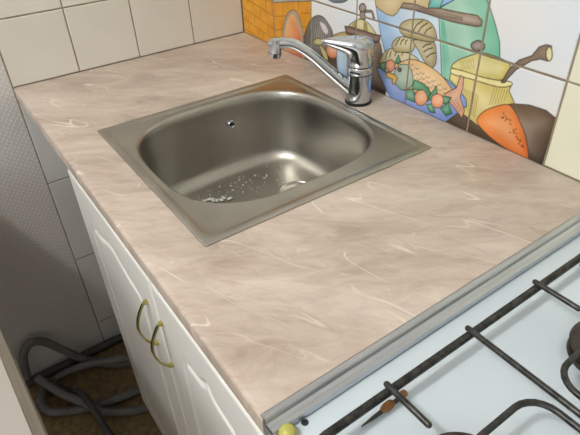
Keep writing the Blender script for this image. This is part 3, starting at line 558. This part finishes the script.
for i in range(5):
    for j in range(3):
        z0, z1 = ZR[j], ZR[j + 1]; put_tile(wall_back, AX_BACK, (.908 + .1513 * (i + .5), DY, (z0 + z1) / 2), .1513 - G, z1 - z0 - G, M['tile_ivory'])

# ------------------------------------------------------------------ worktop with a sink cut-out
def make_worktop():
    hx0, hx1, hy0, hy1 = .345, .748, .088, .497; r = .006; t = .028
    prof = [(r * 2, -t), (0.002, -t), (0, -t + .002)] + [(r - r * math.cos(math.radians(a)), -r + r * math.sin(math.radians(a))) for a in (0, 22, 45, 67, 90)]
    top_y = [hy0, hy1, DY - .0005]; V = []; F = []; xs = [.0005, hx0, hx1, LX]
    rowpts = prof + [(y, 0.0) for y in top_y] + [(y, -t) for y in top_y[::-1]]; n = len(rowpts)
    for x in xs:
        for y, z in rowpts: V.append((x, y, z))
    it = len(prof)
    for i in range(3):
        for k in range(n):
            k2 = (k + 1) % n
            if i == 1 and ((k == it and k2 == it + 1) or (k == it + 4 and k2 == it + 5)): continue
            a = i * n + k; F.append((a, i * n + k2, (i + 1) * n + k2, (i + 1) * n + k))
    F.append(tuple(range(n))); F.append(tuple(3 * n + k for k in range(n)))
    a, b = n, 2 * n                                        # walls of the cut-out
    T0, T1, B1, B0 = it, it + 1, it + 4, it + 5
    F += [(a + T0, a + T1, a + B1, a + B0), (b + T0, b + T1, b + B1, b + B0), (a + T0, b + T0, b + B0, a + B0), (a + T1, b + T1, b + B1, a + B1)]
    o = obj('worktop', V, F, M['worktop'], auto=40)
    tag(o, 'beige marble-patterned laminate worktop with a sink set into it', 'worktop')
make_worktop()

# aluminium joint strip between worktop and stove
P = [(LX - .004, .0004), (LX - .004, .0016), (LX - .002, .0026), (LX + .003, .0028), (LX + .0045, .0016), (LX + .0060, -.0022), (LX + .0105, -.0026), (LX + .0112, -.0030), (LX + .0122, -.0030), (LX + .0130, -.0018), (LX + .0165, -.0030), (LX + .0172, -.0095), (LX + .0014, -.0095), (LX + .0014, -.030), (LX + .0002, -.030), (LX + .0002, .0004)]
n = len(P); y0, y1 = .001, DY - .002
obj('joint_strip', [(x, y0, z) for x, z in P] + [(x, y1, z) for x, z in P], [(k, (k + 1) % n, n + (k + 1) % n, n + k) for k in range(n)] + [tuple(range(n)), tuple(range(n, 2 * n))], M['alu'])
tag(bpy.data.objects['joint_strip'], 'grey aluminium joint strip along the worktop end beside the stove', 'trim strip')

# ------------------------------------------------------------------ kitchen sink
def make_sink():
    root = empty('kitchen_sink', (.5467, .2921, 0)); tag(root, 'square stainless steel inset sink with a deep rounded bowl', 'sink')
    cx = cy = 0; hx = .214; hy = .215; bx, by = -.0075, .0015; px, py = .1765, .1930
    L = [rrect(cx, cy, hx, hy, .002, .0002), rrect(cx, cy, hx, hy, .002, .0022), rrect(cx, cy, hx - .0015, hy - .0015, .003, .0034),
         rrect(cx, cy, hx - .013, hy - .011, .016, .0036), rrect(cx, cy, hx - .0150, hy - .0130, .022, .0016), rrect(cx, cy, hx - .0180, hy - .0155, .026, .0010)]
    E = 3.0
    L += [sloop(bx, by, px + .006, py + .006, E, .0014), sloop(bx, by, px + .003, py + .003, E, .0022), sloop(bx, by, px, py, E, .0008), sloop(bx, by, px - .003, py - .003, E, -.004)]
    d = .152; fr = .032
    for t in (.15, .35, .55, .75): L.append(sloop(bx, by, px - .003 - .010 * t, py - .003 - .010 * t, E + .4 * t, -.004 - (d - fr) * t))
    for a in range(0, 91, 15):
        s = fr * (1 - math.cos(math.radians(a))); q = fr * math.sin(math.radians(a)); L.append(sloop(bx, by, px - .014 - s, py - .014 - s, E + .4, -(d - fr) - .003 - q))
    for k, f in enumerate((.8, .5, .2, .02)): L.append(sloop(bx, by, (px - .046) * f, (py - .046) * f, E + .4, -d - .003 - .0006 * (k + 1)))
    V, F = loft(L, True); o = obj('basin', V, F, M['steel'], root, smooth=True, auto=50)
    # overflow outlet on the far bowl wall
    x = .3755 - .5467; y = .336 - .2921; z = -.049
    V, F = lathe([(.0085, -.006), (.0085, .0008), (.0072, .0022), (.0052, .0012), (.0044, -.001)], seg=20)
    V = [(x + v[2], y + v[0], z + v[1]) for v in V]; ov = obj('overflow', V, F, M['chrome'], root, auto=40)
    V, F = lathe([(.0044, -.001), (.0040, .0008), (.0010, .0016)], seg=14); obj('overflow_screw', [(x + v[2], y + v[0], z + v[1]) for v in V], F, M['screw'], ov)
    # drain strainer
    c = (-.010, .094, -d - .0035)
    V, F = lathe([(.0405, 0), (.0405, .0022), (.039, .0034), (.037, .0034), (.0355, .0016), (.031, -.0003), (.001, -.0006)], c, 40)
    dr = obj('drain', V, F, M['steel'], root, auto=40)
    for k in range(9):
        a = 2 * math.pi * k / 8; rr = .019 if k < 8 else 0
        V, F = lathe([(.0042, 0), (.0042, .0008)], (c[0] + rr * math.cos(a), c[1] + rr * math.sin(a), c[2] - .0008), 12); obj('drain_hole', V, F, M['dark_void'], dr)
make_sink()
SINK_FLOOR = -.1555

# ------------------------------------------------------------------ mixer tap
def make_tap():
    B = Vector((.5395, .5375, 0)); root = empty('mixer_tap', B); tag(root, 'chrome single-lever mixer tap standing behind the sink', 'tap')
    d = Vector((-.086, -.131, 0)).normalized(); s = Vector((-d.y, d.x, 0))
    V, F = lathe([(.0258, .0002), (.0264, .0020), (.0258, .0050)], seg=36); obj('gasket', V, F, M['black_rubber'], root, auto=40)
    V, F = lathe([(.0242, .0050), (.0248, .0065), (.0248, .030), (.0244, .052), (.0242, .0595)], seg=40); obj('body', V, F, M['chrome'], root, auto=40)
    V, F = lathe([(.0236, .0590), (.0236, .0612)], seg=40); obj('joint_ring', V, F, M['dark_void'], root)
    V, F = lathe([(.0242, .0612), (.0249, .0622), (.0249, .0735), (.0242, .0745)], seg=40); obj('collar', V, F, M['chrome'], root, auto=40)
    V, F = lathe([(.0234, .0740), (.0234, .0760)], seg=40); obj('joint_ring', V, F, M['dark_void'], root)
    # lever cap: a drum that leans forward into a tapering paddle
    L = []; ns = 36
    def lp(rad, z, tilt, nose):
        out = []
        for k in range(ns):
            a = 2 * math.pi * k / ns; ca, sa = math.cos(a), math.sin(a)
            f = rad * ca; e = nose * max(ca, 0) ** 2.2; w = rad * sa * (1 - .55 * min(e / .06, 1) * 1.0)
            p = d * (f + e) + s * w; out.append(Vector((p.x, p.y, z + tilt * (f + e))))
        return out
    for rad, z, tilt, nose in ((.0232, .0758, 0, 0), (.0246, .0770, 0, 0), (.0250, .090, .00, 0), (.0252, .099, .03, .004), (.0253, .1055, .08, .026), (.0253, .1095, .12, .044), (.0252, .1135, .14, .050), (.0244, .1195, .11, .047), (.0208, .1250, .07, .036), (.0125, .1282, .03, .018), (.002, .1292, 0, .003)): L.append(lp(rad, z, tilt, nose))
    V, F = loft(L, True); F.append(tuple(range(ns))); obj('lever', V, F, M['chrome'], root, smooth=True, auto=60)
    # spout: rises from low on the body, levels out above the bowl
    path = catmull([d * .012 + Vector((0, 0, .024)), d * .040 + Vector((0, 0, .049)), d * .085 + Vector((0, 0, .0915)), d * .112 + Vector((0, 0, .1130)), d * .132 + Vector((0, 0, .1225)), d * .152 + Vector((0, 0, .1240)), d * .163 + Vector((0, 0, .1230))], 8)
    V, F = tube(path, lambda i, n, l: .0132 - .0032 * min(l / .10, 1), 20); obj('spout', V, F, M['chrome'], root, smooth=True)
    e = d * .158; ax = Vector((d.x * .16, d.y * .16, -1)).normalized()
    V, F = tube([e + Vector((0, 0, .1335)), e + Vector((0, 0, .1322)) , e + Vector((0, 0, .124)) + ax * 0, e + Vector((0, 0, .124)) + ax * .0165], lambda i, n, l: (.0088, .0116, .0124, .0124)[i], 24, 'flat'); obj('outlet', V, F, M['chrome'], root, auto=40)
    p0 = e + Vector((0, 0, .124)) + ax * .0165
    V, F = tube([p0, p0 + ax * .0008, p0 + ax * .001, p0 + ax * .0085], lambda i, n, l: (.0112, .0112, .0130, .0128)[i], 24, 'flat'); obj('aerator', V, F, M['chrome'], root, auto=40)
make_tap()

# ------------------------------------------------------------------ base cabinet
CX0, CX1, SPL = .332, 1.016, .717
YF, ZD, HD = .005, -.0495, .720        # door front plane, top and height
def groove_curve(w, h):
    """closed routed outline of the door panel in door coordinates (u from left, v from top downwards)"""
    a = .071; t = .084; b = h - .075
    top = catmull([(a, t + .030, 0), (a + .008, t + .012, 0), (a + .030, t + .006, 0), (a + .060, t + .002, 0), (w / 2, t - .016, 0), (w - a - .060, t + .002, 0), (w - a - .030, t + .006, 0), (w - a - .008, t + .012, 0), (w - a, t + .030, 0)], 6)
    return [(p.x, p.y) for p in top] + [(w - a, b), (a, b)]
def make_door(parent, x0, x1, hinge_left):
    w = x1 - x0; z1 = ZD; h = HD; st = .0028
    nu = int(w / st); nv = int(h / .0035); us = np.linspace(0, w, nu + 1); vs = np.linspace(0, h, nv + 1); U, V = np.meshgrid(us, vs); U = U.ravel(); V = V.ravel()
    d = dist(U, V, groove_curve(w, h), True); y = np.zeros(len(U))
    y += .0042 * np.exp(-(d / .0046) ** 2)
    e = np.minimum(np.minimum(U, w - U), np.minimum(V, h - V)); y += np.clip(.0050 - e, 0, 1) * .8
    co = np.stack([x0 + U, YF + y, z1 - V], 1); n = len(co); W = nu + 1
    bk = np.array([(x0, YF + .016, z1), (x1, YF + .016, z1), (x1, YF + .016, z1 - h), (x0, YF + .016, z1 - h)]); co = np.vstack([co, bk])
    F = [(j * W + i, (j + 1) * W + i, (j + 1) * W + i + 1, j * W + i + 1) for j in range(nv) for i in range(nu)]
    F += [tuple(range(0, W)) + (n + 1, n), tuple(nv * W + i for i in range(nu, -1, -1)) + (n + 3, n + 2), tuple(j * W for j in range(nv, -1, -1)) + (n, n + 3), tuple(j * W + nu for j in range(nv + 1)) + (n + 2, n + 1), (n, n + 1, n + 2, n + 3)]
    o = obj('door', co.tolist(), F, M['white_lacquer'], parent, auto=50)
    hx = x1 - .038 if hinge_left else x0 + .014
    # bowed bar handle with a dark inlaid groove and two feet
    za, zb = -.119, -.217; N = 24
    arc = [Vector((hx, YF - .003 - .021 * math.sin(math.pi * k / N) ** .8, za + (zb - za) * k / N)) for k in range(N + 1)]
    V = []; F = []
    for i, p in enumerate(arc):
        T = (arc[min(i + 1, N)] - arc[max(i - 1, 0)]).normalized(); nn = Vector((0, T.z, -T.y)); nn = nn if nn.y < 0 else -nn
        for a, b in ((-.0030, -.0008), (-.0022, .0011), (.0022, .0011), (.0030, -.0008), (.0022, -.0018), (-.0022, -.0018)): V.append(p + Vector((a, 0, 0)) + nn * b)
    for i in range(N):
        for k in range(6): F.append((i * 6 + k, i * 6 + (k + 1) % 6, i * 6 + 6 + (k + 1) % 6, i * 6 + 6 + k))
    F += [tuple(range(6)), tuple(range(len(V) - 6, len(V)))]
    for z, zz in ((za, za - .006), (zb, zb + .006)):
        b = len(V)
        for x_ in (-.0030, .0030):
            for y_ in (YF - .0050, YF + .0005):
                for z_ in (z, zz): V.append(Vector((hx + x_, y_, z_)))
        F += [tuple(b + q for q in f) for f in ((0, 1, 3, 2), (4, 6, 7, 5), (0, 4, 5, 1), (2, 3, 7, 6), (0, 2, 6, 4), (1, 5, 7, 3))]
    hd = obj('handle', V, F, M['brass'], o, auto=45); tag(hd, 'bowed brass handle with a dark inlay')
    V = []; F = []
    m = N // 2 + 1
    for i in range(1, m):
        p = arc[i]; T = (arc[i + 1] - arc[i - 1]).normalized(); nn = Vector((0, T.z, -T.y)); nn = nn if nn.y < 0 else -nn
        for a, b in ((-.0014, .0010), (-.0014, .0016), (.0014, .0016), (.0014, .0010)): V.append(p + Vector((a, 0, 0)) + nn * b)
    for i in range(m - 2):
        for k in range(4): F.append((i * 4 + k, i * 4 + (k + 1) % 4, i * 4 + 4 + (k + 1) % 4, i * 4 + 4 + k))
    F += [(0, 1, 2, 3), tuple(range(len(V) - 4, len(V)))]
    return o, V, F
def make_cabinet():
    root = empty('base_cabinet', (0, 0, 0)); tag(root, 'white sink cabinet with two routed-panel doors and brass handles', 'cabinet')
    bm = bmesh.new(); t = .016
    box(bm, CX0 + .001, CX0 + t, YF + .0165, .56, -.79, -.029); box(bm, CX1 - t, CX1 - .001, YF + .0165, .56, -.79, -.029)
    box(bm, CX0 + t, CX1 - t, YF + .0165, .56, -.79, -.774); box(bm, CX0 + t, CX1 - t, .552, .56, -.774, -.029); box(bm, CX0 + t, CX1 - t, YF + .0165, .06, -.047, -.029)
    bmobj('carcass', bm, M['white_board'], root)
    boxobj('plinth', (CX0 + .01, CX1 - .01, .055, .071, -.85, -.79), M['white_board'], root)
    for x in (CX0 + .05, CX1 - .05):
        V, F = lathe([(.02, 0), (.018, .01), (.014, .02), (.014, .06)], (x, .50, -.85), 16); obj('foot', V, F, M['black_rubber'], root, auto=40)
    for x0, x1, hl in ((CX0, SPL - .0012, True), (SPL + .0012, CX1, False)):
        o, V, F = make_door(root, x0, x1, hl); obj('handle_inlay', V, F, M['brass_dark'], o)
make_cabinet()

# ------------------------------------------------------------------ gas stove
ZS = -.012
def make_stove():
    root = empty('gas_stove', (0, 0, 0)); tag(root, 'white enamel gas stove top with burners beside the worktop', 'stove')
    x0, x1, y0, y1 = LX + .0135, LX + .52, .002, .575
    L = [rrect((x0 + x1) / 2, (y0 + y1) / 2, (x1 - x0) / 2, (y1 - y0) / 2, .006, ZS - .028, 4), rrect((x0 + x1) / 2, (y0 + y1) / 2, (x1 - x0) / 2, (y1 - y0) / 2, .006, ZS - .003, 4), rrect((x0 + x1) / 2, (y0 + y1) / 2, (x1 - x0) / 2 - .001, (y1 - y0) / 2 - .001, .006, ZS - .0008, 4), rrect((x0 + x1) / 2, (y0 + y1) / 2, (x1 - x0) / 2 - .004, (y1 - y0) / 2 - .004, .006, ZS, 4)]
    # pressed shallow wells around the hob area
    L += [rrect((x0 + x1) / 2 + .01, (y0 + y1) / 2, (x1 - x0) / 2 - .045, (y1 - y0) / 2 - .035, .03, ZS, 4), rrect((x0 + x1) / 2 + .01, (y0 + y1) / 2, (x1 - x0) / 2 - .062, (y1 - y0) / 2 - .052, .03, ZS - .005, 4), rrect((x0 + x1) / 2 + .01, (y0 + y1) / 2, .05, .05, .02, ZS - .005, 4)]
    V, F = loft(L, True); F.append(tuple(range(len(L[0])))); obj('hob_plate', V, F, M['enamel'], root, auto=35)
    boxobj('body', (x0 + .001, x1 - .001, .004, .572, -.83, ZS - .0285), M['enamel_body'], root, .003)
    boxobj('oven_door', (x0 + .01, x1 - .01, -.018, .0035, -.70, -.17), M['enamel_body'], root, .004)
    V, F = lathe([(.0085, -.003), (.0092, .001), (.0088, .005), (.0070, .0085), (.0040, .0105), (.0008, .0112)], (1.0405, .0135, ZS + .002), 24)
    tag(obj('corner_cap', V, F, M['yellow_plastic'], root, smooth=True), 'yellow plastic dome cap at the corner')
    V, F = lathe([(.0036, -.001), (.0036, .0006), (.0030, .0012), (.0012, .0012), (.0008, .0004)], (1.0385, .0345, ZS), 18); obj('screw', V, F, M['screw'], root, auto=40)
    for bx, by in ((1.166, .109), (1.166, .339), (1.40, .109), (1.40, .339)):
        V, F = lathe([(.042, -.003), (.041, .0015), (.040, .003), (.037, .003)], (bx, by, ZS - .004), 40); br = obj('burner', V, F, M['burner'], root, auto=40)
        V, F = lathe([(.036, 0), (.038, .006), (.036, .009), (.034, .0095)], (bx, by, ZS - .003), 40); obj('burner_ring', V, F, M['iron'], br, auto=40)
        V, F = lathe([(.041, .0095), (.0425, .012), (.041, .0155), (.034, .0175), (.001, .018)], (bx, by, ZS - .003), 40); obj('burner_cap', V, F, M['burner'], br, auto=40)
make_stove()

# grate of iron rods
def make_grate():
    root = empty('pan_grate', (1.07, .22, 0)); o0 = Vector((1.07, .22, 0)); tag(root, 'black iron rod pan grate standing on the white stove top', 'grate')
    zf = .0125; zr = .0185; rf = .0044; rr = .0033
    def rod(name, pts, r): tubeobj(name, [Vector(p) - o0 for p in pts], r, M['iron'], root, 12)
    XA, XB, YA, YB = 1.0725, 1.49, .014, .46; c = .018
    def corner(cx, cy, a0): return [(cx + c * math.cos(math.radians(a0 + 15 * k)), cy + c * math.sin(math.radians(a0 + 15 * k)), zf) for k in range(7)]
    loop = corner(XA + c, YA + c, 180) + corner(XB - c, YA + c, 270) + corner(XB - c, YB - c, 0) + corner(XA + c, YB - c, 90); loop.append(loop[0])
    rod('frame_rod', loop, rf)
    for y in (.109, .339):
        rod('finger_rod', [(XA - .004, y, zr), (XA + .02, y, zr), (XA + .048, y, zr)], rr); rod('finger_rod', [(XB + .004, y, zr), (XB - .048, y, zr)], rr)
    rod('cross_rod', [(XA - .004, .224, zr), (1.28, .222, zr), (XB + .004, .222, zr)], rr)
    for x in (1.166, 1.40):
        for (ya, s) in ((.109, 1), (.339, -1)):
            xl, xr = (1.1545, 1.30) if x < 1.2 else (1.33, 1.45)
            pass
    def arm(x, ys, ye, yc, xe):                            # rod that runs along y, bends and runs along x
        k = .026; s = 1 if yc > ys else -1; e = 1 if xe > x else -1
        pts = [(x, ys, zr), (x, (ys + yc) / 2, zr)] + [(x + e * k * (1 - math.cos(math.radians(a))), yc - s * k + s * k * math.sin(math.radians(a)), zr) for a in range(0, 91, 15)] + [((x + xe) / 2, yc, zr), (xe, yc, zr)]
        rod('bent_rod', pts, rr)
    arm(1.1545, .136, 0, .2095, 1.2825); arm(1.1545, .312, 0, .2400, 1.2825); arm(1.4105, .136, 0, .2095, 1.2835); arm(1.4105, .312, 0, .2400, 1.2835)
    for x, y in ((XA, .034), (XA, .441), (XB, .034), (XB, .441)): rod('foot', [(x, y, zf), (x, y, ZS + .0042)], .0038)
make_grate()
# the stub stick under the grate
V, F = tube([(1.0745, .074, ZS + .0022), (1.0745, .088, ZS + .0028), (1.0745, .104, ZS + .0034), (1.0745, .128, ZS + .0042)], lambda i, n, l: (.0006, .0018, .0024, .0022)[i], 10)
st = empty('charred_stick', (0, 0, 0)); tag(st, 'dark pointed stick with an orange-brown collar lying under the iron grate', 'stick')
obj('stick', V, F, M['char'], st, auto=50)
V, F = tube([(1.0745, .1020, ZS + .0048), (1.0745, .1045, ZS + .0048), (1.0742, .1105, ZS + .0048)], lambda i, n, l: (.0036, .0046, .0044)[i], 12); obj('collar', V, F, M['rust'], st, auto=50)
V, F = tube([(1.0735, .1255, ZS + .0045), (1.0735, .1295, ZS + .0045)], .0040, 12); obj('collar', V, F, M['rust'], st, auto=50)

# ------------------------------------------------------------------ kitchen table at the lower left
def make_table():
    root = empty('kitchen_table', (.69, -.1832, -.85), math.radians(2.4)); tag(root, 'white-topped kitchen table with a grey-brown edge facing the cabinet', 'table')
    zt = .75; x0, x1, y0 = -.655, .56, -.66
    boxobj('table_top', (x0, x1, y0, 0, zt - .046, zt - .0005), M['table_edge'], root, .002)
    boxobj('top_sheet', (x0 + .007, x1 - .007, y0 + .007, -.0125, zt - .0012, zt + .0012), M['table_white_shaded'], root, .0005)
    for x in (x0 + .08, x1 - .08):
        for y in (-.16, y0 + .06): boxobj('leg', (x - .02, x + .02, y - .02, y + .02, 0, zt - .040), M['table_leg'], root, .002)
    boxobj('apron', (x0 + .10, x1 - .10, -.17, -.155, zt - .11, zt - .040), M['table_leg'], root); boxobj('apron', (x0 + .10, x1 - .10, y0 + .055, y0 + .07, zt - .11, zt - .040), M['table_leg'], root)
make_table()

# ------------------------------------------------------------------ hoses on the floor
def hose(name, pts, r, m, label, ribs=True):
    p = catmull(pts, 14); dense = []
    for i in range(len(p) - 1):
        for k in range(3): dense.append(p[i].lerp(p[i + 1], k / 3))
    f = (lambda i, n, l: r * (1 + .07 * math.sin(l / .0055 * 2 * math.pi))) if ribs else r
    if ribs:
        out = [dense[0]]; acc = 0; step = .0014
        for i in range(1, len(dense)):
            seg = dense[i] - dense[i - 1]; L = seg.length; pos = step - acc
            while pos <= L: out.append(dense[i - 1] + seg * (pos / L)); pos += step
            acc = (acc + L) % step
        dense = out
    V, F = tube(dense, f, 14); o = obj(name, V, F, m, None, auto=60); tag(o, label, 'hose', 'hoses on the floor')
hose('drain_hose', [(.034, -.231, -.800), (.032, -.215, -.72), (.032, -.185, -.688), (.032, -.151, -.708), (.034, -.117, -.766), (.050, -.074, -.822), (.107, -.015, -.832), (.135, .030, -.833), (.160, .09, -.834)], .0115, M['hose'], 'grey ribbed hose arching up against the wallpapered wall')
hose('water_hose', [(.020, -.245, -.8372), (.020, -.157, -.8372), (.020, -.08, -.8372), (.020, .016, -.8372), (.024, .08, -.8372)], .0125, M['hose_dark'], 'dark smooth hose lying along the foot of the wall', False)
hose('drain_hose', [(.170, .09, -.806), (.144, .040, -.806), (.078, -.079, -.818), (.058, -.159, -.832), (.080, -.205, -.834), (.114, -.222, -.834), (.161, -.209, -.834), (.198, -.154, -.834), (.227, -.073, -.834), (.243, .015, -.834), (.255, .09, -.834)], .0112, M['hose'], 'grey ribbed hose lying in a wide loop on the brown floor')
hose('drain_hose', [(.055, -.205, -.806), (.098, -.186, -.810), (.150, -.158, -.818), (.207, -.125, -.810), (.258, -.085, -.828), (.292, -.028, -.837), (.310, .017, -.837), (.328, .07, -.837)], .0115, M['hose'], 'grey hose crossing inside the loop towards the cabinet foot')
hose('water_hose', [(.090, -.165, -.839), (.130, -.140, -.837), (.172, -.124, -.805), (.214, -.116, -.788), (.270, -.108, -.803), (.335, -.098, -.838), (.400, -.080, -.839)], .0095, M['hose_dark'], 'thin dark hose running forward over the looped hoses', False)

# ------------------------------------------------------------------ scraps in the sink
def blob(bm, c, r, sq, rnd):
    q = bmesh.ops.create_icosphere(bm, subdivisions=1, radius=r)
    for v in q['verts']: v.co = Vector((v.co.x * rnd.uniform(.7, 1.4), v.co.y * rnd.uniform(.7, 1.4), v.co.z * sq * rnd.uniform(.8, 1.2))) + Vector(c)
rnd = random.Random(11); bm = bmesh.new()
for k in range(110):
    t = rnd.random(); x = .385 + rnd.gauss(.035, .022) + .03 * t; y = .20 + .19 * t + rnd.gauss(0, .02)
    x = max(.402, min(.53, x)); y = max(.18, min(.43, y)); r = rnd.choice((.0006, .0008, .001, .0014, .0019)); blob(bm, (x, y, SINK_FLOOR + r * .3), r, .6, rnd)
tag(bmobj('food_crumbs', bm, M['crumb']), 'pale food crumbs scattered over the sink bottom', 'crumbs', kind='stuff')
bm = bmesh.new(); rnd = random.Random(3)
for k in range(26):
    t = k / 25; blob(bm, (.444 + .026 * t + rnd.gauss(0, .004), .212 + .050 * t + rnd.gauss(0, .004), SINK_FLOOR + .0012), rnd.uniform(.003, .0055), .35, rnd)
sc = bmobj('wet_scrap', bm, M['soap'], smooth=True); tag(sc, 'wet whitish scrap lying at the near side of the sink bottom', 'scrap')

# ------------------------------------------------------------------ raise the layout so that the floor is at z = 0
for o in list(SC.objects):
    if o.parent is None and o.type in ('MESH', 'EMPTY'): o.location.z += H0
